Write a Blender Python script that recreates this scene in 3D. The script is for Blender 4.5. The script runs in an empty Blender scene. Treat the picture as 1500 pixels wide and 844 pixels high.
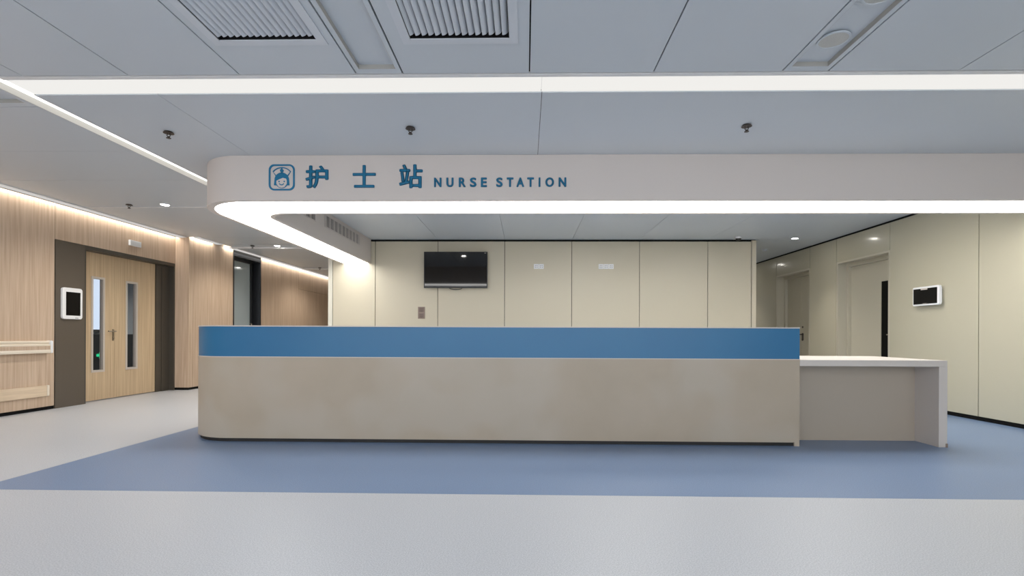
import bpy, bmesh, math, random
from mathutils import Vector, Matrix
random.seed(4)
SC = bpy.context.scene
COL = SC.collection

# ------------------------------------------------------------------ camera, world, exposure
F_PX, W_PX = 720.0, 1500.0
YAW, ROLL = math.atan(0.019), 0.004
cam_d = bpy.data.cameras.new('camera')
cam_d.sensor_fit = 'HORIZONTAL'; cam_d.sensor_width = 36.0
cam_d.lens = 36.0 * F_PX / W_PX
cam_d.shift_x = -6.0 / W_PX
cam_d.shift_y = 70.0 / W_PX
cam_d.clip_start = 0.05; cam_d.clip_end = 200
cam = bpy.data.objects.new('camera', cam_d); COL.objects.link(cam)
cam.matrix_world = (Matrix.Translation((0, 0, 1.0)) @ Matrix.Rotation(YAW, 4, 'Z')
                    @ Matrix.Rotation(math.pi / 2, 4, 'X') @ Matrix.Rotation(ROLL, 4, 'Z'))
SC.camera = cam

world = bpy.data.worlds.new('world'); SC.world = world; world.use_nodes = True
bg = world.node_tree.nodes['Background']
bg.inputs[0].default_value = (0.90, 0.94, 1.0, 1); bg.inputs[1].default_value = 3.0

vs = SC.view_settings
vs.view_transform = 'Standard'; vs.look = 'None'; vs.gamma = 1.0; vs.exposure = 0.0
vs.use_curve_mapping = False

LOBBY_FILL = 11.0      # fill panels added unseen in the lobby behind the camera
INNER_FILL = 22.0  # hidden fill panels added behind the bulkhead
BAND_LAMP = 8.0       # light band under the bulkhead
COVE_LAMP = 14.0
SLOT_LAMP = 1.8
DOWN_LAMP = 100.0
DOWN_WATTS = 80.0
WIDE_WATTS = 85.0

# ------------------------------------------------------------------ helpers
class MB:
    """collects shapes in one bmesh; each shape carries a material slot"""
    def __init__(self): self.bm = bmesh.new()
    def poly(self, pts, mi=0):
        f = self.bm.faces.new([self.bm.verts.new(p) for p in pts]); f.material_index = mi; return self
    def box(self, x0, x1, y0, y1, z0, z1, mi=0):
        v = [self.bm.verts.new(p) for p in ((x0,y0,z0),(x1,y0,z0),(x1,y1,z0),(x0,y1,z0),(x0,y0,z1),(x1,y0,z1),(x1,y1,z1),(x0,y1,z1))]
        for q in ((0,3,2,1),(4,5,6,7),(0,1,5,4),(1,2,6,5),(2,3,7,6),(3,0,4,7)):
            f = self.bm.faces.new([v[i] for i in q]); f.material_index = mi
        return self
    def prism(self, pts, a0, a1, axis='z', mi=0, smooth=False):
        """extrude a 2-D outline: axis z -> (x,y), y -> (x,z), x -> (y,z)"""
        def P(p, a):
            return {'z': (p[0], p[1], a), 'y': (p[0], a, p[1]), 'x': (a, p[0], p[1])}[axis]
        A = [self.bm.verts.new(P(p, a0)) for p in pts]; B = [self.bm.verts.new(P(p, a1)) for p in pts]
        n = len(pts); fs = []
        for i in range(n):
            f = self.bm.faces.new((A[i], A[(i+1) % n], B[(i+1) % n], B[i])); f.smooth = smooth; fs.append(f)
        fs.append(self.bm.faces.new(A[::-1])); fs.append(self.bm.faces.new(B))
        for f in fs: f.material_index = mi
        return self
    def ring(self, outer, inner, a0, a1, axis='z', mi=0):
        """extrude the band between two outlines with equal point counts (open strip when closed=False)"""
        def P(p, a):
            return {'z': (p[0], p[1], a), 'y': (p[0], a, p[1]), 'x': (a, p[0], p[1])}[axis]
        n = len(outer)
        O0 = [self.bm.verts.new(P(p, a0)) for p in outer]; O1 = [self.bm.verts.new(P(p, a1)) for p in outer]
        I0 = [self.bm.verts.new(P(p, a0)) for p in inner]; I1 = [self.bm.verts.new(P(p, a1)) for p in inner]
        for i in range(n):
            j = (i+1) % n
            for q in ((O0[i],O0[j],O1[j],O1[i]), (I0[j],I0[i],I1[i],I1[j]), (O0[j],O0[i],I0[i],I0[j]), (O1[i],O1[j],I1[j],I1[i])):
                f = self.bm.faces.new(q); f.material_index = mi
        return self
    def strip(self, outer, inner, a0, a1, mi=0, smooth=False):
        """upright wall of varying plan thickness between two open plan lines"""
        n = len(outer)
        O0 = [self.bm.verts.new((p[0],p[1],a0)) for p in outer]; O1 = [self.bm.verts.new((p[0],p[1],a1)) for p in outer]
        I0 = [self.bm.verts.new((p[0],p[1],a0)) for p in inner]; I1 = [self.bm.verts.new((p[0],p[1],a1)) for p in inner]
        fs = []
        for i in range(n-1):
            j = i+1
            a = self.bm.faces.new((O0[i],O0[j],O1[j],O1[i])); b = self.bm.faces.new((I0[j],I0[i],I1[i],I1[j]))
            a.smooth = b.smooth = smooth
            fs += [a, b, self.bm.faces.new((O0[j],O0[i],I0[i],I0[j])), self.bm.faces.new((O1[i],O1[j],I1[j],I1[i]))]
        fs += [self.bm.faces.new((O0[0],O1[0],I1[0],I0[0])), self.bm.faces.new((O0[-1],I0[-1],I1[-1],O1[-1]))]
        for f in fs: f.material_index = mi
        return self
    def cyl(self, c, r, h, axis='z', n=24, r2=None, mi=0, smooth=True):
        r2 = r if r2 is None else r2
        def P(a, rr, t):
            u, v = rr*math.cos(a), rr*math.sin(a)
            return {'z': (c[0]+u, c[1]+v, c[2]+t), 'y': (c[0]+u, c[1]+t, c[2]+v), 'x': (c[0]+t, c[1]+u, c[2]+v)}[axis]
        A = [self.bm.verts.new(P(2*math.pi*i/n, r, 0)) for i in range(n)]
        B = [self.bm.verts.new(P(2*math.pi*i/n, r2, h)) for i in range(n)]
        for i in range(n):
            f = self.bm.faces.new((A[i],A[(i+1)%n],B[(i+1)%n],B[i])); f.smooth = smooth; f.material_index = mi
        for q in (A[::-1], B):
            f = self.bm.faces.new(q); f.material_index = mi
        return self
    def tube(self, pts, r, n=8, mi=0):
        pts = [Vector(p) for p in pts]; rings = []
        for i, p in enumerate(pts):
            d = (pts[min(i+1, len(pts)-1)] - pts[max(i-1, 0)]).normalized()
            up = Vector((0,0,1)) if abs(d.z) < .9 else Vector((1,0,0))
            a = d.cross(up).normalized(); b = d.cross(a)
            rings.append([self.bm.verts.new(p + a*r*math.cos(2*math.pi*k/n) + b*r*math.sin(2*math.pi*k/n)) for k in range(n)])
        for A, B in zip(rings, rings[1:]):
            for k in range(n):
                f = self.bm.faces.new((A[k],A[(k+1)%n],B[(k+1)%n],B[k])); f.smooth = True; f.material_index = mi
        for q in (rings[0][::-1], rings[-1]):
            f = self.bm.faces.new(q); f.material_index = mi
        return self
    def build(self, name, mats, parent=None, bevel=0):
        bmesh.ops.recalc_face_normals(self.bm, faces=self.bm.faces)
        self.bm.normal_update()
        for e in self.bm.edges:
            if len(e.link_faces) == 2 and e.link_faces[0].normal.angle(e.link_faces[1].normal, 0) > .6: e.smooth = False
        me = bpy.data.meshes.new(name); self.bm.to_mesh(me); self.bm.free()
        for m in (mats if isinstance(mats, (list, tuple)) else [mats]): me.materials.append(m)
        o = bpy.data.objects.new(name, me); COL.objects.link(o)
        if parent is not None:
            o.parent = parent
            o.matrix_parent_inverse = Matrix.Translation(parent.location).inverted() if not parent.get('_local') else Matrix()
        if bevel:
            b = o.modifiers.new('bevel', 'BEVEL'); b.width = bevel; b.segments = 2; b.limit_method = 'ANGLE'
        return o

def tag(o, label=None, cat=None, group=None, kind=None):
    if label: o['label'] = label
    if cat: o['category'] = cat
    if group: o['group'] = group
    if kind: o['kind'] = kind
    return o
def thing(name, loc, label, cat, group=None, local=False, kind=None):
    o = bpy.data.objects.new(name, None); COL.objects.link(o); o.location = loc; o.empty_display_size = .1
    return tag(o, label, cat, group, kind)
def part(name, mb, mats, parent, bevel=0, local=False):
    """local=True: the shape is given relative to the parent; else in world coordinates"""
    o = mb.build(name, mats, None, bevel); o.parent = parent
    if not local: o.matrix_parent_inverse = Matrix.Translation(parent.location).inverted()
    return o
def copy_tree(root, loc, label, group=None):
    r = root.copy(); COL.objects.link(r); r.location = loc; r['label'] = label
    if group: r['group'] = group
    for ch in list(root.children):
        c = ch.copy(); COL.objects.link(c); c.parent = r
        for g in list(ch.children):
            d = g.copy(); COL.objects.link(d); d.parent = c
    return r

# ------------------------------------------------------------------ materials
def srgb(r, g, b):
    f = lambda c: (c/255/12.92) if c/255 <= .04045 else ((c/255+.055)/1.055)**2.4
    return (f(r), f(g), f(b), 1)
def mat(name, col, rough=.5, metal=0, spec=.5, coat=0):
    m = bpy.data.materials.new(name); m.use_nodes = True
    b = m.node_tree.nodes['Principled BSDF']
    b.inputs['Base Color'].default_value = col; b.inputs['Roughness'].default_value = rough
    b.inputs['Metallic'].default_value = metal; b.inputs['Specular IOR Level'].default_value = spec
    b.inputs['Coat Weight'].default_value = coat; b.inputs['Coat Roughness'].default_value = .10
    return m
def noise_mat(name, c1, c2, scale, rough=.5, stretch=(1,1,1), spec=.5, detail=3, lo=.35, hi=.65, bump=0, c3=None, scale3=1.2):
    m = mat(name, c1, rough, spec=spec); nt = m.node_tree; N = nt.nodes; L = nt.links
    b = N['Principled BSDF']
    g = N.new('ShaderNodeNewGeometry'); mp = N.new('ShaderNodeMapping'); mp.inputs['Scale'].default_value = stretch
    L.new(g.outputs['Position'], mp.inputs['Vector'])
    n = N.new('ShaderNodeTexNoise'); n.inputs['Scale'].default_value = scale; n.inputs['Detail'].default_value = detail
    L.new(mp.outputs['Vector'], n.inputs['Vector'])
    r = N.new('ShaderNodeValToRGB'); r.color_ramp.elements[0].position = lo; r.color_ramp.elements[1].position = hi
    r.color_ramp.elements[0].color = c1; r.color_ramp.elements[1].color = c2
    L.new(n.outputs['Fac'], r.inputs['Fac']); out = r.outputs['Color']
    if c3:
        n2 = N.new('ShaderNodeTexNoise'); n2.inputs['Scale'].default_value = scale3; n2.inputs['Detail'].default_value = 2
        L.new(g.outputs['Position'], n2.inputs['Vector'])
        r2 = N.new('ShaderNodeValToRGB'); r2.color_ramp.elements[0].position = .5; r2.color_ramp.elements[1].position = .62
        r2.color_ramp.elements[0].color = (0,0,0,1); r2.color_ramp.elements[1].color = (.5,.5,.5,1)
        L.new(n2.outputs['Fac'], r2.inputs['Fac'])
        mx = N.new('ShaderNodeMix'); mx.data_type = 'RGBA'
        L.new(r2.outputs['Color'], mx.inputs['Factor']); L.new(out, mx.inputs['A']); mx.inputs['B'].default_value = c3
        out = mx.outputs['Result']
    L.new(out, b.inputs['Base Color'])
    if bump:
        bp = N.new('ShaderNodeBump'); bp.inputs['Strength'].default_value = bump; bp.inputs['Distance'].default_value = .002
        L.new(n.outputs['Fac'], bp.inputs['Height']); L.new(bp.outputs['Normal'], b.inputs['Normal'])
    return m
def emit(name, col, s):
    m = bpy.data.materials.new(name); m.use_nodes = True; nt = m.node_tree
    nt.nodes.remove(nt.nodes['Principled BSDF'])
    e = nt.nodes.new('ShaderNodeEmission'); e.inputs[0].default_value = col; e.inputs[1].default_value = s
    nt.links.new(e.outputs[0], nt.nodes['Material Output'].inputs[0]); return m
def glass_mat(name, tint, alpha, rough=.03):
    m = mat(name, tint, rough, spec=.8); b = m.node_tree.nodes['Principled BSDF']
    b.inputs['Alpha'].default_value = alpha; return m

M_CEIL = mat('ceiling_panel', srgb(196, 203, 210), .38, spec=.4)
M_CEILIN = M_CEIL
M_REVEAL = mat('reveal_grey', srgb(166, 164, 158), .5)
M_GAP = mat('shadow_gap', srgb(22, 22, 22), .9, spec=.1)
M_WHITE = mat('white_trim', srgb(226, 226, 226), .4)
M_SOFFIT = mat('bulkhead_paint', srgb(209, 201, 195), .5, spec=.3)
M_BEIGE = mat('beige_wall_panel', srgb(204, 195, 173), .42)
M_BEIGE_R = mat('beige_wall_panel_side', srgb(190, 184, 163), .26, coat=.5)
M_CORNER = mat('pale_corner_trim', srgb(224, 220, 205), .35)
M_WOOD = noise_mat('wood_laminate', srgb(186, 160, 136), srgb(208, 185, 162), 9, .45, (4.2, 4.2, .16), .35, 5, .3, .7)
M_WOODD = noise_mat('door_wood', srgb(184, 158, 127), srgb(209, 185, 151), 9, .4, (4.6, 4.6, .12), .4, 5, .3, .7)
M_BROWN = mat('dark_brown_cladding', srgb(92, 83, 73), .4, spec=.4)
M_FRAMED = mat('door_frame_dark', srgb(74, 68, 60), .35)
M_FL = noise_mat('pale_vinyl_floor', srgb(176, 178, 182), srgb(200, 201, 204), 170, .42, (1,1,1), .45, 2, .38, .62)
M_FLB = noise_mat('blue_vinyl_floor', srgb(108, 129, 160), srgb(122, 143, 173), 170, .38, (1,1,1), .45, 2, .38, .62)
M_STONE = noise_mat('counter_front', srgb(174, 160, 140), srgb(179, 165, 146), 3, .45, (1,1,1), .45, 3, .3, .7, c3=srgb(184, 175, 160), scale3=1.4)
M_BLUE = noise_mat('counter_blue', srgb(22, 104, 148), srgb(28, 108, 151), 1.5, .32, (1,1,1), .5, 3)
M_KICK = mat('kick_dark', srgb(30, 28, 26), .6)
M_DESK = mat('desk_solid_surface', srgb(206, 198, 190), .35)
M_DESKI = mat('desk_inner_panel', srgb(176, 164, 148), .4)
M_SIGN = mat('sign_blue', srgb(8, 112, 152), .3)
M_METAL = mat('brushed_steel', srgb(150, 140, 126), .3, metal=.9)
M_SPR = mat('dark_bronze', srgb(70, 62, 56), .4, metal=.5)
M_BLACK = mat('black_plastic', srgb(16, 16, 18), .35)
M_SCREEN = mat('black_glass', srgb(8, 8, 10), .05, spec=.7)
M_DISP = mat('display_glass', srgb(8, 8, 10), .22, spec=.2)
M_PLAST = mat('white_plastic', srgb(236, 236, 236), .35)
M_BRZ = mat('bronze_plate', srgb(142, 124, 112), .4)
M_GRILLE = mat('vent_paint', srgb(204, 209, 216), .4)
M_CREAMRAIL = mat('cream_rail', srgb(232, 220, 202), .4)
M_VISFR = mat('vision_frame', srgb(196, 186, 176), .35)
M_GLASS = glass_mat('door_glass', srgb(60, 66, 72), .14)
M_LIT_GLASS = glass_mat('glass_painted_light', srgb(168, 180, 184), .9, .07)  # pale tint painted in for room light and reflections
M_VOID = mat('dark_glazing', srgb(8, 8, 9), .5, spec=.15)
M_ROOM = mat('back_room_paint', srgb(205, 211, 216), .6)
E_BAND = emit('band_light', (1, .985, .955, 1), BAND_LAMP)
E_SLOT = emit('slot_light', (1, .985, .95, 1), .88)
E_SLOTB = emit('slot_light_bright', (1, .99, .97, 1), SLOT_LAMP)
E_COVE = emit('cove_light', (1, .945, .86, 1), COVE_LAMP)
E_PROF = emit('cove_profile', (1, .96, .92, 1), .62)  # weak emission added to lift the white trim
E_DOWN = emit('downlight_led', (1, .96, .90, 1), DOWN_LAMP)
E_LOBBY_FILL = emit('lobby_fill_led', (.93, .96, 1, 1), LOBBY_FILL)
E_INNER_FILL = emit('inner_fill_led', (1, .975, .92, 1), INNER_FILL)
E_DAY = emit('daylight', (.70, .82, 1, 1), 1.25)
E_GREEN = emit('green_led', (.02, .8, .35, 1), 1.0)

# ------------------------------------------------------------------ room shell
CZ = 2.75            # ceiling
YB = 8.94            # beige wall behind the counter
XL, XL2, XR = -6.30, -6.05, 5.47
YN, YF = -4.5, 18.0  # lobby runs on behind the photographer, corridors run on to the back

# floor: pale vinyl with a blue field around the counter
BX0, BY0 = -3.55, 3.09
mb = MB()
mb.box(-12, XR+.3, YN, BY0, -.1, 0, 0)
mb.box(-12, BX0, BY0, YF, -.1, 0, 0)
mb.box(BX0, XR+.3, BY0, 7.0, -.1, 0, 1); mb.box(BX0, XR+.3, 7.0, YF, -.1, 0, 0)  # hidden floor past the blue made pale to bounce neutral light
tag(mb.build('floor', [M_FL, M_FLB]), 'speckled pale grey vinyl floor with a blue field round the counter', None, None, 'structure')

# ceiling tiles on a dark backing
mb = MB(); T = .016
def tile(x0, x1, y0, y1, g=.003, z=CZ, hole=None, mi=0):
    x0 += g; x1 -= g; y0 += g; y1 -= g
    if not hole: mb.box(x0, x1, y0, y1, z, z+T, mi); return
    a, b, c, d = hole
    mb.box(x0, a, y0, y1, z, z+T, mi); mb.box(b, x1, y0, y1, z, z+T, mi)
    mb.box(a, b, y0, c, z, z+T, mi); mb.box(a, b, d, y1, z, z+T, mi)
cols = [-3.42, -2.69, -1.93, -1.14, -.825, .02, .84, 1.682, 1.984, 2.83, 3.65, 4.45, XR]
LOBBY_HOLES = {}
rows = [(YN, -1.95), (-1.95, .62), (.62, 3.275)]
for i, (a, b) in enumerate(zip(cols, cols[1:])):
    for k, (c, d) in enumerate(rows):
        h = None
        if k == 2 and i == 2: h = (-1.825, -1.241, 2.29, 2.884)
        if k == 2 and i == 4: h = (-.687, -.10, 2.29, 2.884)
        if i in (3, 7): h = (a+.035, b-.035, c+.06, d-.06)
        tile(a, b, c, d, .0062 if i in (3, 7) else .0042, hole=h)
# far edge lip of the front field, then the panels between the light slot and the bulkhead
mb.box(-3.60, XR, 3.284, 3.318, CZ-.003, CZ+T, 1)
for a, b in ((-3.60, -2.69), (-2.69, .112), (.112, XR)):
    tile(a, b, 3.535, 5.3, .0022)
tile(-3.60, -3.42, YN, 3.275, .003)
# inner ceiling behind the bulkhead
for a in range(6):
    x0 = -2.82 if a == 0 else -1.6 + 1.22*(a-1)
    tile(x0, -1.6 + 1.22*a if a < 5 else XR, 5.3, 8.93, .0022)
tile(4.2, XR, 8.93, 13.5, .002); tile(4.2, XR, 13.5, YF, .002)
# left field, rows across the corridor, service bands between them
for c, d in ((YN, -2.6), (-2.6, -1.2), (-1.2, .2), (.2, 1.7), (1.7, 3.28), (3.72, 4.62), (4.62, 5.5), (5.5, 6.4), (6.68, 8.72), (8.72, 9.4), (9.72, 11.2), (11.2, 12.55), (12.85, 15.4), (15.4, YF)):
    tile(-6.10 if d < 8.8 else -5.90, -3.755, c, d, .0022)
for c, d in ((6.4, 6.68), (9.4, 9.72), (12.55, 12.85)):
    x0 = -6.10 if c < 8 else -5.88
    mb.box(x0, -3.755, c+(.012 if c < 8 else .05), d-.012, CZ+.004, CZ+.02, 0)
    mb.box(x0, -3.755, d-.010, d+.004, CZ-(.004 if c < 8 else .03), CZ+.02, 1)  # white lip painted in for the lit far side of the band
tile(-6.10, -5.0, 3.28, 3.72, .003); tile(-5.0, -3.755, 3.28, 3.72, .006, hole=(-4.95, -3.80, 3.33, 3.655))
# ceiling over the hidden space right of the left slot, beyond the bulkhead
tile(-3.60, -2.82, 5.3, 8.94, .003)
mb.box(-12, -6.30, 4, YF, CZ, CZ+T, 0)
mb.box(-3.62, 4.2, YB+.03, YF, CZ, CZ+T, 0)
# dark backing and closing slab
mb.box(-6.5, XR+.3, YN, YF, CZ+.22, CZ+.3, 2)
for x0, x1, y0, y1 in ((-6.10, -3.76, YN, YF), (-2.8, XR, 3.54, YF), (-3.6, XR, YN, 2.26), (-3.6, XR, 2.9, 3.3),
                       (-3.59, -1.86, 2.26, 2.9), (-1.2, -.72, 2.26, 2.9), (-.06, XR, 2.26, 2.9)):
    mb.box(x0, x1, y0, y1, CZ+T+.05, CZ+T+.054, 2)
tag(mb.build('ceiling', [M_CEIL, M_WHITE, M_GAP]), 'grey metal panel ceiling with thin joints', None, None, 'structure')

# left wall: wood laminate, dark cladding bay and door opening
mb = MB(); j = .006
mb.box(XL-.1, XL, YN, 6.46-j, .045, CZ+.08, 0)
mb.box(XL-.1, XL, 6.46, 8.72, 2.272, CZ+.08, 0)
mb.box(XL-.1, XL+.004, 6.465, 6.90, 0, 2.268, 1)
mb.box(XL-.4, XL-.1, YN, 6.90, 0, CZ+.08, 2)
mb.box(XL-.4, XL-.1, 6.90, 8.72, 2.272, CZ+.08, 2)
# return beside the door, then the second stretch
mb.box(XL-.4, XL2, 8.72, 8.835-j, .045, CZ+.08, 0)
mb.box(XL2-.1, XL2, 8.835, 10.05, .045, CZ+.08, 0)
mb.box(XL2-.65, XL2-.1, 8.84, 10.05, .045, CZ+.08, 2)
mb.box(XL2-.1, XL2, 11.13, 12.98-j, .045, CZ+.08, 0)
mb.box(XL2-.1, XL2, 12.98, 15.6-j, .045, 2.22, 0)
mb.box(XL2-.1, XL2, 12.98, 15.6-j, 2.226, CZ+.08, 0)
mb.box(XL2-.1, XL2, 15.6, YF, .045, CZ+.08, 0)
mb.box(XL2-.3, XL2-.1, 11.13, YF, 0, CZ+.08, 2)
mb.box(XL2-.3, XL2, 10.05, 11.13, 2.715, CZ+.08, 2)
tag(mb.build('wall_left', [M_WOOD, M_BROWN, M_GAP]), 'wood laminate wall with a dark brown panel beside the double door', None, None, 'structure')
mb = MB()
mb.box(XL-.1, XL-.012, YN, 6.46, 0, .047); mb.box(XL-.12, XL2-.012, 8.732, 10.05, 0, .047); mb.box(XL2-.1, XL2-.012, 11.13, YF, 0, .047)
tag(mb.build('baseboard_left', M_GAP), 'black recessed skirting under the wood wall', None, None, 'structure')

# corridor end wall and lobby-side stub walls
mb = MB(); mb.box(XL-.1, -3.6, YF, YF+.1, 0, CZ+.1); tag(mb.build('wall_far', M_WOOD), kind='structure')

# wall behind the counter: separate metal panels with dark joints
mb = MB()
mb.box(-3.61, 4.15, YB+.02, YB+.05, 0, CZ, 1)
js = [-3.535, -2.75, -1.602, -.382, .837, 2.06, 3.287, 4.068]
for a, b in zip(js, js[1:]): mb.box(a+.005, b-.005, YB, YB+.02, .06, 2.715, 0)
mb.box(-3.616, -3.54, YB-.004, YB+.06, 0, 2.735, 2)
mb.box(4.073, 4.152, YB-.004, YB+.06, 0, 2.735, 0)
mb.box(-3.60, -3.56, YB+.06, YF, 0, CZ, 0); mb.box(4.11, 4.15, YB+.06, YF, 0, CZ, 0)
tag(mb.build('wall_back', [M_BEIGE, M_GAP, M_CORNER]), 'cream metal panel wall behind the nurse station', None, None, 'structure')
mb = MB(); mb.box(-3.5, 4.06, YB-.012, YB-.001, 0, .06); tag(mb.build('baseboard_back', M_GAP), kind='structure')

# right wall with two recessed door openings
mb = MB(); zt = 2.722; g = .005
D1 = (9.57, 10.83, 2.325); D2 = (7.49, 8.755, 2.31)
def wallr(y0, y1, z0=.05, z1=zt, mi=0): mb.box(XR, XR+.04, y0+g, y1-g, z0, z1, mi)
for y0, y1 in ((YN, -1.3), (-1.3, .2), (.2, 1.6), (1.6, 3.1), (3.1, 4.6), (4.6, 6.04), (6.04, 7.49), (8.76, 9.567), (10.833, 12.2), (12.2, 15), (15, YF)): wallr(y0, y1)
wallr(D2[0], D2[1], D2[2], zt); wallr(D1[0], D1[1], D1[2], zt)
for y0, y1 in ((YN, D2[0]), (D2[1], D1[0]), (D1[1], YF)): mb.box(XR+.03, XR+.3, y0, y1, 0, CZ+.02, 1)
for D in (D1, D2): mb.box(XR+.03, XR+.3, D[0], D[1], D[2], CZ+.02, 1)
tag(mb.build('wall_right', [M_BEIGE_R, M_GAP]), 'beige metal panel wall with two recessed doorways', None, None, 'structure')
mb = MB()
for y0, y1 in ((YN, D2[0]), (D2[1], D1[0]), (D1[1], YF)): mb.box(XR+.004, XR+.03, y0, y1, 0, .052)
tag(mb.build('baseboard_right', M_GAP), 'black recessed skirting under the beige wall', None, None, 'structure')

# ------------------------------------------------------------------ counter
def corner_line(x_right, x_left, y_front, y_back, r, n=14):
    pts = [(x_right, y_front)]
    for i in range(n+1):
        a = -math.pi/2 - (math.pi/2)*i/n
        pts.append((x_left + r + r*math.cos(a), y_front + r + r*math.sin(a)))
    pts.append((x_left, y_back)); return pts
CX0, CX1, CY, CYB = -3.292, 2.507, 4.54, 7.2
ct = thing('nurse_station_counter', (-.27, 5.2, 0), 'long taupe reception counter with a blue upper band and rounded left corner', 'counter')
mb = MB(); mb.strip(corner_line(CX1-.045, CX0, CY, CYB, .50), corner_line(CX1-.045, CX0+.12, CY+.12, CYB, .38), .034, .790, smooth=True)
part('front_panel', mb, M_STONE, ct)
mb = MB(); mb.strip(corner_line(CX1, CX0+.002, CY+.002, CYB, .50), corner_line(CX1, CX0+.12, CY+.12, CYB, .38), .797, 1.076, smooth=True)
tag(part('upper_band', mb, M_BLUE, ct), 'glossy blue band')
mb = MB(); mb.strip(corner_line(CX1+.002, CX0-.002, CY-.002, CYB, .50), corner_line(CX1+.002, CX0+.14, CY+.14, CYB, .36), 1.077, 1.087, smooth=True)
mb.strip(corner_line(CX1+.001, CX0-.001, CY-.001, CYB, .50), corner_line(CX1+.001, CX0+.12, CY+.12, CYB, .38), .790, .797, smooth=True)
part('edge_strip', mb, M_DESK, ct)
mb = MB(); mb.strip(corner_line(CX1-.045, CX0+.02, CY+.02, CYB, .48), corner_line(CX1-.045, CX0+.08, CY+.08, CYB, .42), 0, .034)
part('kick_plate', mb, M_KICK, ct)
mb = MB(); mb.box(CX1-.045, CX1, CY, CY+.62, 0, .79); part('end_panel', mb, M_STONE, ct)
mb = MB(); mb.box(CX0+.50, CX1-.045, CY+.12, CY+.75, .715, .75); mb.box(CX0+.12, CX0+.75, CY+.75, CYB, .715, .75)
part('worktop', mb, M_DESK, ct)
for x in (-2.2, -1.0, .2, 1.4):
    mb = MB(); mb.box(x, x+.03, CY+.12, CY+.7, 0, .715); part('support_panel', mb, M_DESKI, ct)
mb = MB(); mb.box(CX0+.12, CX0+.7, CYB-.03, CYB, 0, .715); part('support_panel', mb, M_DESKI, ct)

# lower desk at the right end
dk = thing('low_desk', (3.17, 5.0, 0), 'lower off-white desk joined to the right end of the counter', 'desk')
DX0, DX1 = CX1+.003, 3.838
mb = MB(); mb.box(DX0, DX1, CY+.002, 5.52, .733, .790); part('desk_top', mb, M_DESK, dk, .003)
mb = MB(); mb.box(3.762, DX1, CY+.002, 5.52, 0, .733)
part('leg_panel', mb, M_DESK, dk, .002)
mb = MB(); mb.box(DX0, 3.762, 4.82, 4.85, .0, .733); part('modesty_panel', mb, M_DESKI, dk)
mb = MB(); mb.box(3.822, 3.842, CY-.001, CY+.03, 0, .035); part('corner_foot', mb, M_BRZ, dk)

# ------------------------------------------------------------------ bulkhead over the counter with its light band
HS, SX, SY = 2.31, -3.375, 4.745
bk = thing('bulkhead', (0, 5, 2.31), 'rounded off-white bulkhead with a broad glowing underside above the counter', 'bulkhead', kind=None)
def sl(o, r, n=20):                       # plan line offset o into the bulkhead
    return corner_line(XR-.01, SX+o, SY+o, YB-.003, r, n)
mb = MB()
mb.strip(sl(0, .56), sl(.045, .575), HS, CZ-.001, smooth=True)        # outer face
mb.strip(sl(.505, .29), sl(.545, .26), HS, CZ-.001, smooth=True)      # inner face
mb.strip(sl(.045, .575), sl(.505, .29), HS+.03, HS+.04)                # tray above the diffuser
part('bulkhead_shell', mb, M_SOFFIT, bk)
mb = MB(); mb.strip(sl(.045, .575), sl(.505, .29), HS+.008, HS+.029)
tag(part('light_diffuser', mb, E_BAND, bk), 'glowing white light band')
# air grilles on the inner face of the left arm
XG = SX + .5475
def grille(y0, y1, label):
    gt = thing('air_grille', (XG, (y0+y1)/2, 2.61), label, 'vent', 'air grilles inside the bulkhead')
    z0, z1 = 2.535, 2.69
    mb = MB(); mb.box(XG, XG+.006, y0, y1, z0-.012, z0); mb.box(XG, XG+.006, y0, y1, z1, z1+.012)
    mb.box(XG, XG+.006, y0-.012, y0, z0-.012, z1+.012); mb.box(XG, XG+.006, y1, y1+.012, z0-.012, z1+.012)
    part('grille_frame', mb, M_SOFFIT, gt)
    mb = MB(); mb.box(XG+.0005, XG+.002, y0, y1, z0, z1); part('duct_opening', mb, M_GAP, gt)
    mb = MB(); n = int((y1-y0)/.03)
    for k in range(n):
        y = y0 + (k+.5)*(y1-y0)/n; w = .0035 if k % 5 else .012
        mb.box(XG+.002, XG+.007, y-w, y+w, z0, z1)
    part('louvre', mb, M_SOFFIT, gt)
grille(6.87, 8.30, 'long slatted air grille on the inner left face of the bulkhead, nearer the television wall')
grille(5.62, 6.56, 'slatted air grille inside the bulkhead, only its end showing above the light band')

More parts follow.
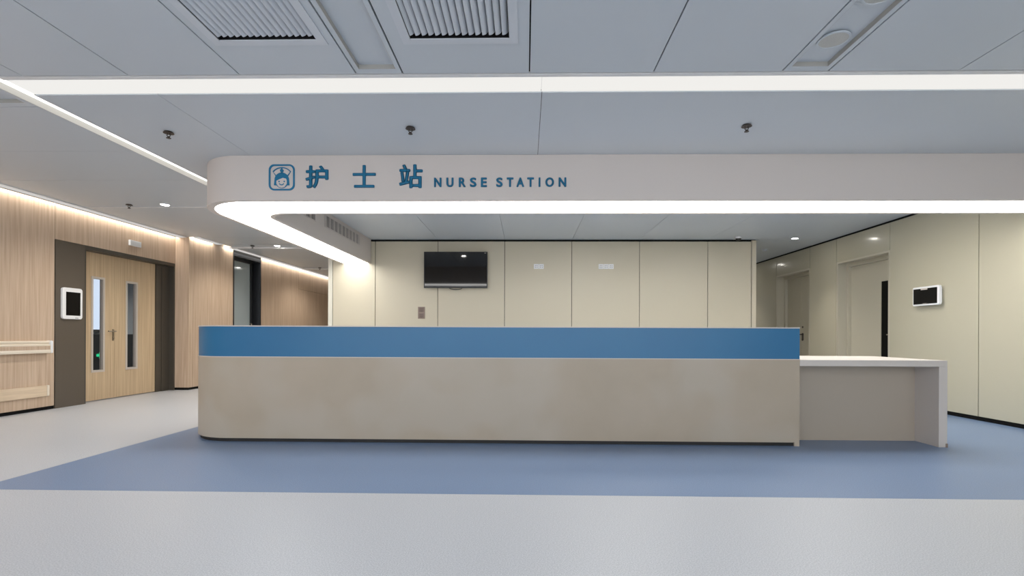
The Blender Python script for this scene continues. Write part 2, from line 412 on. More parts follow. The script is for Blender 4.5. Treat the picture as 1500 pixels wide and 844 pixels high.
# ------------------------------------------------------------------ sign on the bulkhead
sg = thing('nurse_station_sign', (-1.05, SY, 2.53), 'blue raised lettering and nurse icon reading NURSE STATION on the bulkhead', 'sign')
def glyph(ch, x0, x1, z0, z1, name, bold, depth=.008):
    """a raised letter: the outline thickened by laying slightly shifted copies over each other"""
    cu = bpy.data.curves.new(name, 'FONT'); cu.body = ch; cu.size = 1; cu.extrude = .02; cu.resolution_u = 4
    to = bpy.data.objects.new('tmp', cu); COL.objects.link(to)
    dg = bpy.context.evaluated_depsgraph_get(); me = bpy.data.meshes.new_from_object(to.evaluated_get(dg))
    bpy.data.objects.remove(to)
    co = [v.co.copy() for v in me.vertices]; fa = [list(p.vertices) for p in me.polygons]
    a, b = min(c.x for c in co), max(c.x for c in co); c_, d = min(c.y for c in co), max(c.y for c in co)
    h = (z1-z0); dx = bold*h; V = []; Fc = []
    for k in range(9):
        ox, oz = (0, 0) if k == 8 else (dx*math.cos(k*math.pi/4), dx*math.sin(k*math.pi/4)*.8)
        n0 = len(V)
        for c in co:
            V.append((x0+dx + (c.x-a)/max(b-a, 1e-6)*(x1-x0-2*dx) + ox, SY - depth/2 - (c.z/.02)*depth/2 - (.0002 if k == 8 else 0),
                      z0+dx*.8 + (c.y-c_)/(d-c_)*(h-1.6*dx) + oz))
        Fc += [[i+n0 for i in f] for f in fa]
    m2 = bpy.data.meshes.new(name); m2.from_pydata(V, [], Fc); m2.update(); m2.materials.append(M_SIGN)
    bpy.data.meshes.remove(me)
    o = bpy.data.objects.new(name, m2); COL.objects.link(o); o.parent = sg
    o.matrix_parent_inverse = Matrix.Translation(sg.location).inverted(); return o
glyph('\u62a4', -2.145, -1.920, 2.427, 2.648, 'character', .032)
glyph('\u58eb', -1.683, -1.457, 2.431, 2.651, 'character', .026)
glyph('\u7ad9', -1.230, -1.000, 2.426, 2.657, 'character', .032)
px = lambda u: -.992 + (u)/1500*240/151.7        # letter edges measured along the face
letters = [('N',97,165),('U',210,276),('R',324,388),('S',426,487),('E',527,583),('S',667,727),('T',763,826),('A',853,924),('T',950,1013),('I',1056,1072),('O',1117,1196),('N',1238,1308)]
for ch, a, b in letters: glyph(ch, px(a), px(b), 2.436, 2.527, 'letter', .05)
# icon
IC = (-2.378, 2.533); IR = .127
def ip(u, v): return (IC[0] + u*IR, IC[1] + v*IR)     # icon coordinates, -1..1
def rrect(h, r, n=8):
    pts = []
    for cx, cy, a0 in ((h-r, h-r, 0), (-h+r, h-r, 90), (-h+r, -h+r, 180), (h-r, -h+r, 270)):
        for k in range(n+1):
            a = math.radians(a0 + 90*k/n); pts.append(ip(cx + r*math.cos(a), cy + r*math.sin(a)))
    return pts
mb = MB(); mb.ring(rrect(1, .42), rrect(.88, .34), SY-.008, SY, 'y'); part('icon_frame', mb, M_SIGN, sg)
# cap outline
def cap(s):
    pts = []
    for k in range(13):
        a = math.radians(140 - 100*k/12); R = .92 + s; pts.append(ip(R*math.cos(a), -.13 + R*math.sin(a)))
    pts.append(ip(.45+s*.6, .05-s)); pts.append(ip(0, .22-s)); pts.append(ip(-.45-s*.6, .05-s)); return pts
mb = MB(); mb.ring(cap(.0), cap(-.075), SY-.007, SY, 'y')
mb.cyl((*[ip(0, .52)[0]], SY-.008, ip(0, .52)[1]), .135*IR, .008, 'y', 16)
mb.box(ip(-.045,0)[0], ip(.045,0)[0], SY-.006, SY, ip(0,.3)[1], ip(0,.72)[1])
part('icon_cap', mb, M_SIGN, sg)
hair = [ip(.56*math.cos(math.radians(a)), -.18 + .56*math.sin(math.radians(a))) for a in range(0, 181, 12)]
hair = [ip(.62, -.64), ip(.38, -.64)] [0:0] + hair
hair += [ip(-.60, -.60), ip(-.34, -.62), ip(-.36, -.30), ip(.36, -.30), ip(.34, -.62), ip(.60, -.60)]
mb = MB(); mb.prism(hair, SY-.006, SY, 'y'); part('icon_hair', mb, M_SIGN, sg)
face = [ip(.43*math.cos(math.radians(a)), -.36 + .43*math.sin(math.radians(a))) for a in range(0, 360, 15)]
fringe_face = [ip(-.40, -.26), ip(-.40, -.5), ip(-.22, -.74), ip(0, -.80), ip(.22, -.74), ip(.40, -.5), ip(.40, -.26), ip(.34, -.10), ip(.10, -.04), ip(-.20, -.16)]
mb = MB(); mb.ring([ip(x*1.0, y) for x, y in [(.47*math.cos(math.radians(a)), -.36+.47*math.sin(math.radians(a))) for a in range(180, 361, 12)] + [(.45*math.cos(math.radians(a)), -.34+.45*math.sin(math.radians(a))) for a in range(12, 180, 12)]],
                   [ip(x*1.0, y) for x, y in [(.40*math.cos(math.radians(a)), -.36+.40*math.sin(math.radians(a))) for a in range(180, 361, 12)] + [(.38*math.cos(math.radians(a)), -.34+.38*math.sin(math.radians(a))) for a in range(12, 180, 12)]], SY-.0065, SY, 'y')
part('icon_face_outline', mb, M_SIGN, sg)
mb = MB(); mb.prism(fringe_face, SY-.0075, SY, 'y'); part('icon_face', mb, M_SOFFIT, sg)
mb = MB()
for u in (-.19, .21): mb.cyl((ip(u, 0)[0], SY-.0095, ip(0, -.32)[1]), .06*IR, .009, 'y', 12)
sm = [ip(.20*math.cos(math.radians(a)), -.44 + .18*math.sin(math.radians(a))) for a in range(190, 351, 20)]
si = [ip(.15*math.cos(math.radians(a)), -.42 + .12*math.sin(math.radians(a))) for a in range(350, 189, -20)]
mb.prism(sm + si, SY-.0095, SY-.001, 'y')
part('icon_eyes_and_smile', mb, M_SIGN, sg)

# ------------------------------------------------------------------ ceiling lights
# long flat lens in the ceiling in front of the bulkhead
t = thing('linear_ceiling_light', (0, 3.42, CZ), 'long straight cream light strip across the ceiling in front of the bulkhead', 'ceiling light')
for a, b in ((-3.600, .104), (.108, XR-.005)):
    mb = MB(); mb.box(a, b, 3.321, 3.530, CZ+.004, CZ+.02); part('diffuser', mb, E_SLOT, t)
mb = MB(); mb.box(-3.604, XR-.005, 3.318, 3.534, CZ+.021, CZ+.03); part('tray', mb, M_WHITE, t)
# slot along the corridor edge: luminous top, white reveal
t = thing('slot_ceiling_light', (-3.68, 3, CZ), 'recessed bright light slot running back along the ceiling to the bulkhead', 'ceiling light')
mb = MB(); mb.box(-3.755, -3.750, YN, YB, CZ-.001, CZ+.06); mb.box(-3.607, -3.603, 3.534, YB, CZ, CZ+.06); mb.box(-3.607, -3.603, YN, 3.318, CZ, CZ+.06)
mb.box(-3.755, -3.600, YN, YB, CZ+.054, CZ+.06); part('reveal', mb, mat('slot_reveal', srgb(196, 193, 186), .5), t)
mb = MB(); mb.box(-3.750, -3.607, YN, YB-.02, CZ+.047, CZ+.053); tag(part('led_strip', mb, E_SLOTB, t), 'glowing white strip')

# cove profiles grazing the wood wall
def cove(x, y0, y1, label):
    t = thing('cove_light', (x+.1, (y0+y1)/2, CZ), label, 'cove light', 'cove lights along the wood wall')
    mb = MB(); mb.box(x+.07, x+.195, y0, y1, CZ-.010, CZ+.004)
    tag(part('glowing_profile', mb, E_PROF, t), 'white profile given an added soft glow'); mb = MB(); mb.box(x+.195, x+.205, y0, y1, CZ-.010, CZ+.06)
    part('trim_profile', mb, M_WHITE, t)
    mb = MB(); mb.box(x+.004, x+.075, y0+.01, y1-.01, CZ+.012, CZ+.02); part('led_strip', mb, E_COVE, t)
cove(XL, YN, 8.715, 'long white cove light along the top of the wood wall above the double door')
cove(XL2, 8.73, 9.40, 'short cove light on the wood wall just past the double door')
cove(XL2, 9.72, YF, 'cove light along the far corridor wall past the glazed door')

# downlights
def make_down():
    t = thing('downlight', (-4.87, 6.54, CZ), 'x', 'downlight')
    mb = MB(); n = 24
    mb.ring([(.062*math.cos(2*math.pi*k/n), .062*math.sin(2*math.pi*k/n)) for k in range(n)],
            [(.05*math.cos(2*math.pi*k/n), .05*math.sin(2*math.pi*k/n)) for k in range(n)], -.005, .006)
    part('trim_ring', mb, M_WHITE, t, local=True)
    mb = MB(); mb.cyl((0,0,-.002), .05, .004, n=24); part('lens', mb, E_DOWN, t, local=True)
    sp = bpy.data.lights.new('spot', 'SPOT'); sp.energy = DOWN_WATTS; sp.spot_size = math.radians(88); sp.spot_blend = 1.0
    sp.shadow_soft_size = .05; sp.color = (1, .95, .87)
    so = bpy.data.objects.new('spot', sp); COL.objects.link(so); so.parent = t; so.location = (0, 0, -.02)
    return t
d0 = make_down()
wide = bpy.data.lights['spot'].copy(); wide.energy = WIDE_WATTS; wide.spot_size = math.radians(150); wide.spot_blend = .6
d0['label'] = 'small round downlight in the corridor ceiling, the nearer one over the double door side'
d0['group'] = 'round ceiling downlights'
for loc, lab in (((-4.88, 9.56, CZ), 'small round downlight in the corridor ceiling in front of the glazed door'),
                 ((4.775, 8.82, CZ-.001), 'small round downlight in the ceiling by the right-hand doors'),
                 ((-1.36, 6.94, CZ-.001), 'downlight mirrored in the television screen, hidden above the bulkhead'),
                 ((.26, 6.94, CZ-.001), 'downlight behind the bulkhead near the middle of the counter'),
                 ((1.88, 6.94, CZ-.001), 'downlight behind the bulkhead over the right end of the counter'),
                 ((4.775, 12.0, CZ-.001), 'downlight far down the right corridor, seen as a glow on the wall panel'),
                 ((-4.88, 12.70, CZ), 'downlight far down the left corridor behind the bulkhead'),
                 ((-8.4, 12.6, CZ-.001), 'downlight added unseen to brighten the room behind the oak double door')):  # fill copy added to lighten the room seen through the glass
    r_ = copy_tree(d0, loc, lab, 'round ceiling downlights')
    if loc[0] < -4:
        for c_ in r_.children:
            if c_.type == 'LIGHT': c_.data = wide

for c_ in d0.children:
    if c_.type == 'LIGHT': c_.data = wide

# unseen fill panels added behind the camera to brighten the lobby side
lp = thing('lobby_fill_light', (-2.31, -.7, CZ), 'unseen fill light panel added in the lobby ceiling behind the camera', 'ceiling light', 'added fill light panels in the lobby')
mb = MB(); mb.box(-.33, .33, -.6, .6, -.012, -.001); part('panel_frame', mb, M_WHITE, lp, local=True)
mb = MB(); mb.box(-.30, .30, -.57, .57, -.016, -.0125); part('diffuser', mb, E_LOBBY_FILL, lp, local=True)
for x, y in ((.43, -.7), (3.25, -.7), (-2.31, -3.1), (.43, -3.1), (3.25, -3.1), (-4.9, 1.6), (-4.9, -.7), (-4.9, -3.4)):
    copy_tree(lp, (x, y, CZ), lp['label'])

ip_ = thing('office_fill_light', (1.2, 6.1, CZ), 'unseen fill light panel added behind the bulkhead over the staff side of the counter', 'ceiling light', 'added fill light panels behind the bulkhead')  # hidden panels added to brighten the staff side
mb = MB(); mb.box(-.60, .60, -.30, .30, -.012, -.001); part('panel_frame', mb, M_WHITE, ip_, local=True)
mb = MB(); mb.box(-.57, .57, -.27, .27, -.016, -.0125); part('diffuser', mb, E_INNER_FILL, ip_, local=True)
copy_tree(ip_, (3.64, 6.1, CZ), ip_['label'])

# ------------------------------------------------------------------ ceiling vents, troughs, speakers, sprinklers
def ceiling_vent(x0, x1, label):
    y0, y1 = 2.29, 2.884
    t = thing('ceiling_vent', ((x0+x1)/2, (y0+y1)/2, CZ), label, 'vent', 'square ceiling vents')
    mb = MB(); f = .05
    rec = lambda e: [(x0-e, y0-e), (x1+e, y0-e), (x1+e, y1+e), (x0-e, y1+e)]
    mb.ring(rec(f), rec(-.001), CZ-.006, CZ-.001)
    part('vent_frame', mb, M_GRILLE, t)
    mb = MB(); mb.ring(rec(.0), rec(-.004), CZ-.0005, CZ+.06); part('duct_wall', mb, M_BLACK, t)  # black colour stands in for shade inside the duct
    mb = MB(); mb.box(x0-.01, x1+.01, y0-.01, y1+.01, CZ+.061, CZ+.07); part('duct', mb, M_BLACK, t)
    n = 15; p = (x1-x0)/n
    for k in range(n):
        xc = x0 + (k+.5)*p; pts = []
        # curved blade leaning across the opening
        up, dn = [], []
        for q in range(7):
            s = q/6; a = s*math.pi/2
            ux = xc - p*.50 + p*1.0*math.sin(a)*.98; uz = CZ + .050 - .048*(1-math.cos(a))
            uz = CZ + .002 + .042*(1-math.cos(a)); up.append((ux, uz)); dn.append((ux-.003, uz+.003))
        mb = MB(); mb.prism(up + dn[::-1], y0+.006, y1-.022, 'y', smooth=False); part('louvre', mb, M_GRILLE, t)
ceiling_vent(-1.825, -1.241, 'slatted square ceiling vent, the left of the two near the top edge')
ceiling_vent(-.687, -.10, 'slatted square ceiling vent, the right of the two near the top edge')

def trough(x0, x1, y0, y1, name, label, cat, d=.03):
    t = thing(name, ((x0+x1)/2, (y0+y1)/2, CZ), label, cat)
    mb = MB()
    rec = lambda e, b=0: [(x0-e, y0-e), (x1+e, y0-e), (x1+e, y1+e), (x0-e, y1+e)]
    mb.ring(rec(0), rec(-.002), CZ+.001, CZ+d); part('reveal', mb, M_REVEAL, t)
    mb = MB(); mb.box(x0, x1, y0, y1, CZ+d, CZ+d+.006); part('inset_panel', mb, M_CEIL, t)
    return t
trough(-1.105, -.86, .68, 3.215, 'recessed_ceiling_panel', 'narrow inset ceiling panel between the two slatted vents', 'ceiling panel')
st = trough(1.717, 1.949, .68, 3.215, 'recessed_ceiling_panel', 'narrow inset ceiling panel holding the round speakers', 'ceiling panel')
trough(-4.95, -3.80, 3.33, 3.655, 'recessed_ceiling_panel', 'inset ceiling panel at the left edge beyond the bright slot', 'ceiling panel')
for y, lab in ((2.96, 'round ceiling speaker disc, fully visible in the narrow inset panel'), (2.56, 'round ceiling speaker disc cut by the top edge of the photo')):
    t = thing('ceiling_speaker', (1.826, y, CZ+.02), lab, 'speaker', 'round ceiling speakers')
    n = 32; c = lambda r: [(r*math.cos(2*math.pi*k/n), r*math.sin(2*math.pi*k/n)) for k in range(n)]
    mb = MB(); mb.ring(c(.088), c(.078), -.006, .002); part('rim', mb, M_CEIL, t, local=True)
    mb = MB(); mb.cyl((0,0,-.003), .078, .005, n=32); part('mesh_cover', mb, noise_mat('speaker_mesh', srgb(176,176,172), srgb(196,196,192), 300), t, local=True)

def make_spr():
    t = thing('sprinkler', (-3.09, 4.19, CZ), 'x', 'sprinkler')
    mb = MB(); mb.cyl((0,0,-.012), .042, .012, n=20, r2=.034); part('escutcheon', mb, M_SPR, t, local=True)
    mb = MB(); mb.tube([(-.011,0,-.012), (-.014,0,-.03), (-.006,0,-.048)], .0035); mb.tube([(.011,0,-.012), (.014,0,-.03), (.006,0,-.048)], .0035)
    mb.cyl((0,0,-.05), .007, .012, n=10); part('frame', mb, M_SPR, t, local=True)
    mb = MB(); mb.cyl((0,0,-.055), .019, .003, n=16)
    part('deflector', mb, M_SPR, t, local=True)
    return t
s0 = make_spr(); s0['label'] = 'dark sprinkler head on the ceiling, left of the three in front of the bulkhead'; s0['group'] = 'ceiling sprinklers'
for loc, lab in (((-.975, 4.12, CZ), 'dark sprinkler head on the ceiling above the Chinese lettering'),
                 ((1.822, 4.10, CZ), 'dark sprinkler head on the ceiling, rightmost in front of the bulkhead'),
                 ((-5.36, 6.54, CZ+.004), 'sprinkler head in the corridor ceiling band above the double door'),
                 ((-5.37, 9.56, CZ+.004), 'sprinkler head in the corridor ceiling in front of the glazed door'),
                 ((-5.36, 12.70, CZ+.004), 'farthest sprinkler head down the left corridor')):
    copy_tree(s0, loc, lab, 'ceiling sprinklers')

# ceiling bits behind the bulkhead
t = thing('security_camera', (3.73, 8.70, CZ), 'small white dome camera at the top right of the cream wall', 'camera')
mb = MB(); mb.cyl((0,0,-.03), .055, .03, n=24); part('base', mb, M_PLAST, t, local=True)
mb = MB()
for a, b, c, d in ((.045, .05, -.045, -.03), (.032, .045, -.062, -.045), (.0, .032, -.07, -.062)): mb.cyl((0,0,c), max(a, .012), d-c, n=20, r2=b)
part('dome', mb, M_BLACK, t, local=True)
t = thing('smoke_detector', (4.79, 9.95, CZ-.001), 'small round smoke detector on the ceiling of the right corridor', 'smoke detector')
mb = MB(); mb.cyl((0,0,-.012), .055, .012, n=24); part('base', mb, M_CEIL, t, local=True)
mb = MB(); mb.cyl((0,0,-.04), .034, .028, n=24, r2=.048); part('sensor', mb, M_CEIL, t, local=True)

# ------------------------------------------------------------------ left double door
XD = -6.42
dr = thing('door_1', (XD, 7.7, 0), 'oak double door with two narrow glass panels in a dark frame', None, kind='structure')
mb = MB()
mb.box(XD-.05, XL-.001, 6.901, 6.93, 0, 2.271); mb.box(XD-.05, XD+.02, 8.40, 8.52, 0, 2.271)
mb.box(XD-.05, XL-.001, 6.93, 8.719, 2.215, 2.271)
mb.box(XD+.02, XL-.002, 8.69, 8.719, 0, 2.271); mb.box(XD-.05, XD+.03, 8.52, 8.69, 0, 2.271)
part('door_frame', mb, M_FRAMED, dr)
def leaf(y0, y1, v0, v1, vz0, vz1):
    mb = MB(); f = .028
    mb.box(XD-.045, XD, y0, v0, .012, 2.212); mb.box(XD-.045, XD, v1, y1, .012, 2.212)
    mb.box(XD-.045, XD, v0, v1, .012, vz0); mb.box(XD-.045, XD, v0, v1, vz1, 2.212)
    lf = part('door_leaf', mb, M_WOODD, dr)
    mb = MB()
    r = lambda e: [(v0-e, vz0-e), (v1+e, vz0-e), (v1+e, vz1+e), (v0-e, vz1+e)]
    mb.ring(r(.004), r(-f), XD-.05, XD+.006, 'x')
    o = mb.build('glass_frame', M_VISFR); o.parent = lf
    mb = MB(); mb.box(XD-.028, XD-.022, v0+f, v1-f, vz0+f, vz1-f)
    o = mb.build('glass', M_GLASS); o.parent = lf
    return lf
leaf(6.932, 7.560, 7.148, 7.375, .432, 1.855)
lf = leaf(7.564, 8.398, 7.775, 8.010, .435, 1.852)
t = lf = MB(); lf.box(XD, XD+.006, 7.515, 7.548, .90, 1.075)
lf.tube([(XD+.005, 7.532, 1.045), (XD+.05, 7.532, 1.045), (XD+.055, 7.50, 1.045), (XD+.055, 7.385, 1.045)], .0095)
lf.cyl((XD+.004, 7.532, .945), .012, .012, 'x', 12)
tag(part('door_handle', lf, M_METAL, dr), 'steel lever handle')
# room behind the double door
mb = MB(); X0 = -10.4
mb.box(X0-.1, X0, 6.4, 14, 0, CZ, 0); mb.box(X0, XL-.42, 13.9, 14, 0, CZ, 0); mb.box(X0, XL-.42, 6.3, 6.4, 0, CZ, 0)
mb.box(XL2-.75, XL2-.66, 8.84, 9.9, 0, CZ, 0)
tag(mb.build('wall_side_room', M_ROOM), kind='structure')
w = thing('window_1', (X0, 11.2, 1.1), 'bright window seen through the left door glass', None, kind='structure')
mb = MB(); mb.box(X0+.002, X0+.01, 11.0, 12.0, 1.10, 2.45); part('window_pane', mb, E_DAY, w)
mb = MB(); r = lambda e: [(11.0-e, 1.10-e), (12.0+e, 1.10-e), (12.0+e, 2.45+e), (11.0-e, 2.45+e)]
mb.ring(r(.05), r(-.01), X0+.001, X0+.05, 'x'); part('window_frame', mb, M_FRAMED, w)
t = thing('added_dark_cabinet', (X0+.3, 11.4, 0), 'dark cabinet added to make the black area below the window behind the door glass', 'cabinet')  # put in to darken the area below the window
mb = MB(); mb.box(X0+.06, X0+.5, 10.4, 12.6, 0, .98); part('cabinet_body', mb, M_BLACK, t)
mb = MB(); mb.box(X0+.06, X0+.52, 10.38, 12.62, .981, 1.0); part('cabinet_top', mb, M_BLACK, t)
mb = MB(); xg = X0+.505
mb.prism([(a+.24, b-.075) for a, b in ((10.915, .555), (10.985, .555), (10.985, .52), (11.06, .585), (10.985, .65), (10.985, .615), (10.915, .615))], xg, xg+.01, 'x')
o = mb.build('exit_marker', E_GREEN); tag(o, 'small green glowing arrow seen low through the left door glass', 'exit sign')

# panel devices
t = thing('wall_display', (XL, 6.68, 1.22), 'white framed portrait display on the dark brown panel by the double door', 'display')
def rr(y0, y1, z0, z1, r, n=6):
    pts = []
    for cy, cz, a0 in ((y1-r, z1-r, 0), (y0+r, z1-r, 90), (y0+r, z0+r, 180), (y1-r, z0+r, 270)):
        for k in range(n+1):
            a = math.radians(a0+90*k/n); pts.append((cy+r*math.cos(a), cz+r*math.sin(a)))
    return pts
x = XL+.005
mb = MB(); mb.prism(rr(6.535, 6.835, 1.205, 1.635, .035), x, x+.03, 'x'); part('casing', mb, M_PLAST, t, .004)
mb = MB(); mb.box(x+.0305, x+.032, 6.585, 6.80, 1.255, 1.578); part('screen', mb, M_DISP, t)
mb = MB(); mb.cyl((x+.0305, 6.76, 1.222), .006, .002, 'x', 12); mb.box(x+.0305, x+.032, 6.725, 6.745, 1.218, 1.226); part('button', mb, M_BLACK, t)
t = thing('door_call_light', (XL, 7.78, 2.45), 'small white box light on the wood panel above the double door', 'light')
mb = MB(); mb.prism(rr(7.672, 7.895, 2.412, 2.50, .008), XL+.001, XL+.035, 'x'); part('housing', mb, M_PLAST, t, .003)
mb = MB(); mb.box(XL+.0355, XL+.037, 7.69, 7.877, 2.428, 2.484); part('lens', mb, M_WHITE, t)

t = thing('handrail', (XL, 2.5, .8), 'cream wall handrail with a wood-toned insert on the wood wall', 'handrail')
mb = MB()
x = XL
prof = [(x, .755), (x+.03, .748), (x+.075, .752), (x+.08, .775), (x+.074, .79), (x+.074, .845), (x+.08, .855), (x+.055, .868), (x+.052, .878), (x+.066, .886), (x+.066, .902), (x+.045, .91), (x+.02, .905), (x, .90)]
mb.prism(prof, YN+.1, 6.33, 'y'); part('rail_body', mb, M_CREAMRAIL, t)
mb = MB(); mb.box(x+.0745, x+.0765, YN+.1, 6.325, .795, .842); part('rail_insert', mb, M_WOOD, t)
mb = MB(); mb.box(x, x+.083, 6.33, 6.362, .747, .912); part('end_cap', mb, M_PLAST, t, .012)
t = thing('wall_bumper', (XL, 2.5, .25), 'flat pale wood-toned bumper board low on the wood wall', 'bumper')
mb = MB(); mb.box(XL, XL+.025, YN+.1, 6.335, .183, .325); part('board', mb, noise_mat('bumper_wood', srgb(214,192,164), srgb(228,206,178), 9, .45, (4,.3,4)), t, .006)
mb = MB(); mb.box(XL, XL+.027, 6.336, 6.37, .182, .326); part('end_cap', mb, M_CREAMRAIL, t, .008)

# ------------------------------------------------------------------ glazed door in the corridor
XG2 = XL2 - .15
gd = thing('door_2', (XG2, 10.6, 0), 'dark framed glazed door in the corridor wall', None, kind='structure')
M_DFR = mat('dark_aluminium', srgb(48, 50, 54), .3, metal=.3)
mb = MB()
mb.box(XL2-.3, XL2+.004, 10.052, 10.09, 0, 2.71); mb.box(XL2-.3, XL2+.004, 11.09, 11.128, 0, 2.71)
mb.box(XL2-.3, XL2+.004, 10.09, 11.09, 2.64, 2.71)
mb.box(XL2-.3, XG2-.03, 11.0, 11.09, 0, 2.64)
part('door_frame', mb, M_DFR, gd)
mb = MB()
r = lambda e: [(10.09+e, .0+e), (10.99-e, .0+e), (10.99-e, 2.64-e), (10.09+e, 2.64-e)]
mb.ring(r(.0), r(.06), XG2-.03, XG2+.02, 'x'); part('leaf_frame', mb, M_DFR, gd)
mb = MB(); mb.box(XG2-.008, XG2, 10.15, 10.93, .06, 2.58); part('glass', mb, M_LIT_GLASS, gd)
mb = MB(); mb.tube([(XG2+.02, 10.9, .95), (XG2+.06, 10.9, .95), (XG2+.06, 10.9, 1.25), (XG2+.02, 10.9, 1.25)], .01); part('door_handle', mb, M_METAL, gd)

# ------------------------------------------------------------------ doors on the right
M_DOORB = mat('beige_door', srgb(190, 184, 166), .38)
def right_door(name, D, leaves, label, xoff=.20):
    t = thing(name, (XR+xoff, (D[0]+D[1])/2, 0), label, None, kind='structure')
    xd = XR + xoff
    mb = MB()
    mb.box(XR+.001, xd+.04, D[1]-.035, D[1]+.003, 0, D[2]); mb.box(XR+.001, xd+.04, D[0]-.003, D[0]+.035, 0, D[2])
    mb.box(XR+.001, xd+.04, D[0]+.035, D[1]-.035, D[2]-.03, D[2])
    mb.box(xd-.05, xd+.04, D[1]-.085, D[1]-.035, 0, D[2]-.03); mb.box(xd-.05, xd+.04, D[0]+.035, D[0]+.085, 0, D[2]-.03)
    mb.box(xd-.05, xd+.04, D[0]+.085, D[1]-.085, D[2]-.09, D[2]-.03)
    part('door_frame', mb, M_DOORB, t)
    return t, xd
d2, xd = right_door('door_3', D2, 1, 'beige single door with a narrow black glass panel in the right wall')
mb = MB(); a, b = D2[0]+.088, D2[1]-.088; v0, v1, z0, z1 = 7.72, 7.95, .45, 1.89
mb.box(xd, xd+.04, a, v0, .01, D2[2]-.093); mb.box(xd, xd+.04, v1, b, .01, D2[2]-.093)
mb.box(xd, xd+.04, v0, v1, .01, z0); mb.box(xd, xd+.04, v0, v1, z1, D2[2]-.093)
lf = part('door_leaf', mb, M_DOORB, d2)
mb = MB(); mb.box(xd+.008, xd+.02, v0, v1, z0, z1); o = mb.build('glass', M_VOID); o.parent = lf
mb = MB(); mb.box(xd-.006, xd, 7.60, 7.64, .9, 1.1); mb.tube([(xd-.005, 7.62, 1.04), (xd-.05, 7.62, 1.04), (xd-.055, 7.65, 1.04), (xd-.055, 7.75, 1.04)], .009)
part('door_handle', mb, M_METAL, d2)
d1, xd = right_door('door_4', D1, 2, 'beige double door with a dark lever handle at the far end of the right wall')
ym = 10.22
for a, b in ((D1[0]+.088, ym-.002), (ym+.002, D1[1]-.088)):
    mb = MB(); mb.box(xd, xd+.04, a, b, .01, D1[2]-.093); part('door_leaf', mb, M_DOORB, d1)
mb = MB(); mb.cyl((xd-.01, ym-.06, 1.05), .03, .01, 'x', 16); mb.cyl((xd-.01, ym-.06, .95), .03, .01, 'x', 16); mb.cyl((xd-.008, ym-.06, 1.2), .02, .008, 'x', 16)
mb.box(xd-.008, xd, ym-.085, ym-.035, .93, 1.07)
mb.tube([(xd-.005, ym-.06, 1.05), (xd-.055, ym-.06, 1.05), (xd-.06, ym-.03, 1.05), (xd-.06, ym+.07, 1.05)], .011); part('door_handle', mb, M_SPR, d1)

# intercom screen on the right wall
t = thing('wall_screen', (XR, 6.72, 1.42), 'white framed landscape touch screen on the beige right wall', 'display')
x = XR
mb = MB(); mb.prism(rr(6.51, 6.945, 1.43, 1.688, .02), x-.085, x-.045, 'x'); part('casing', mb, M_PLAST, t, .006)
mb = MB(); mb.prism(rr(6.56, 6.90, 1.45, 1.67, .02), x-.045, x-.001, 'x'); part('wall_bracket', mb, M_PLAST, t)
mb = MB(); mb.box(x-.0868, x-.0853, 6.535, 6.928, 1.452, 1.662); part('screen', mb, M_DISP, t)
mb = MB(); mb.box(x-.0885, x-.087, 6.69, 6.80, 1.642, 1.662); part('label_strip', mb, M_VISFR, t)
mb = MB(); mb.box(x-.0878, x-.087, 6.70, 6.77, 1.458, 1.462); part('maker_mark', mb, M_VISFR, t)

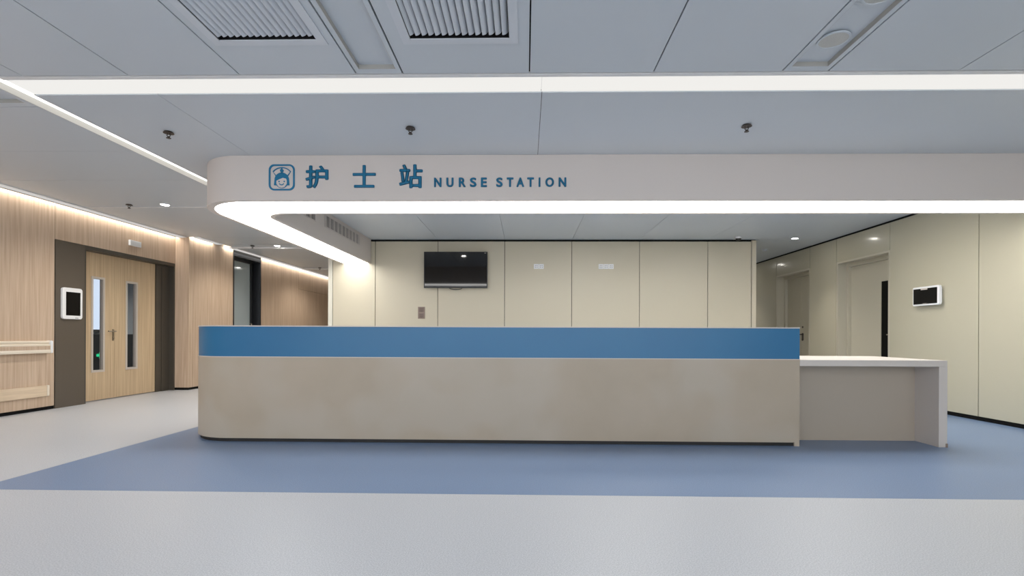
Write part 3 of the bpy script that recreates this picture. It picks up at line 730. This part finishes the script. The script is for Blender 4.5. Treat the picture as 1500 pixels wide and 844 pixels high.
# ------------------------------------------------------------------ things on the cream wall
t = thing('television', (-1.263, YB, 1.86), 'flat black television mounted on the cream panel wall', 'television')
y = YB - .095
mb = MB(); r = lambda e: [(-1.838+e, 1.860+e), (-.690-e, 1.860+e), (-.690-e, 2.512-e), (-1.838+e, 2.512-e)]
mb.ring(r(0), r(.012), y, y+.045, 'y'); mb.box(-1.826, -.702, y+.012, y+.045, 1.872, 2.50)
part('bezel', mb, M_BLACK, t)
mb = MB(); mb.box(-1.826, -.702, y+.004, y+.010, 1.885, 2.50); part('screen', mb, M_SCREEN, t)
mb = MB(); mb.box(-1.5, -1.03, YB-.05, YB-.001, 2.0, 2.4); part('wall_mount', mb, M_BLACK, t)
mb = MB(); mb.tube([(-1.263+.115*math.cos(a), y+.02, 1.862 + .032*math.sin(a)) for a in [math.pi + math.pi*k/12 for k in range(13)]], .006); part('stand_loop', mb, M_BLACK, t)
mb = MB(); mb.box(-.745, -.715, y+.001, y+.0035, 2.484, 2.494); part('sticker', mb, M_VISFR, t)

t = thing('switch_plate', (-1.90, YB, 1.41), 'bronze two-gang socket plate on the cream wall below the television', 'socket')
mb = MB(); mb.box(-1.963, -1.836, YB-.010, YB-.001, 1.305, 1.522); part('plate', mb, M_BRZ, t, .003)
mb = MB()
for z in (1.36, 1.467):
    mb.box(-1.945, -1.854, YB-.013, YB-.0105, z-.042, z+.042)
part('module', mb, mat('bronze_dark', srgb(118, 100, 90), .4), t, .002)
mb = MB()
for z in (1.36, 1.467):
    for dx, dz in ((-.012, .014), (.012, .014), (-.014, -.016), (.014, -.016), (0, -.026)):
        mb = MB(); mb.box(-1.90+dx-.004, -1.90+dx+.004, YB-.0138, YB-.0132, z+dz-.005, z+dz+.005); part('socket_hole', mb, M_GAP, t)
def outlets(x0, n, label):
    w = .088; W = w*n + .006*(n-1)
    t = thing('socket_panel', (x0+W/2, YB, 2.26), label, 'socket', 'white sockets high on the cream wall')
    for k in range(n):
        a = x0 + k*(w+.004)
        mb = MB(); mb.box(a, a+w, YB-.010, YB-.001, 2.216, 2.306); f = part('faceplate', mb, M_PLAST, t, .003)
        c = a+w/2
        for dx, dz in ((-.014, .014), (.014, .014), (-.016, -.016), (.016, -.016)):
            mb = MB(); mb.box(c+dx-.004, c+dx+.004, YB-.0112, YB-.0102, 2.261+dz-.006, 2.261+dz+.006)
            o = mb.build('socket_hole', M_GAP); o.parent = f
outlets(.148, 2, 'pair of white sockets on the panel just right of the television')
outlets(1.32, 3, 'row of three white sockets on the cream wall, right of the pair')
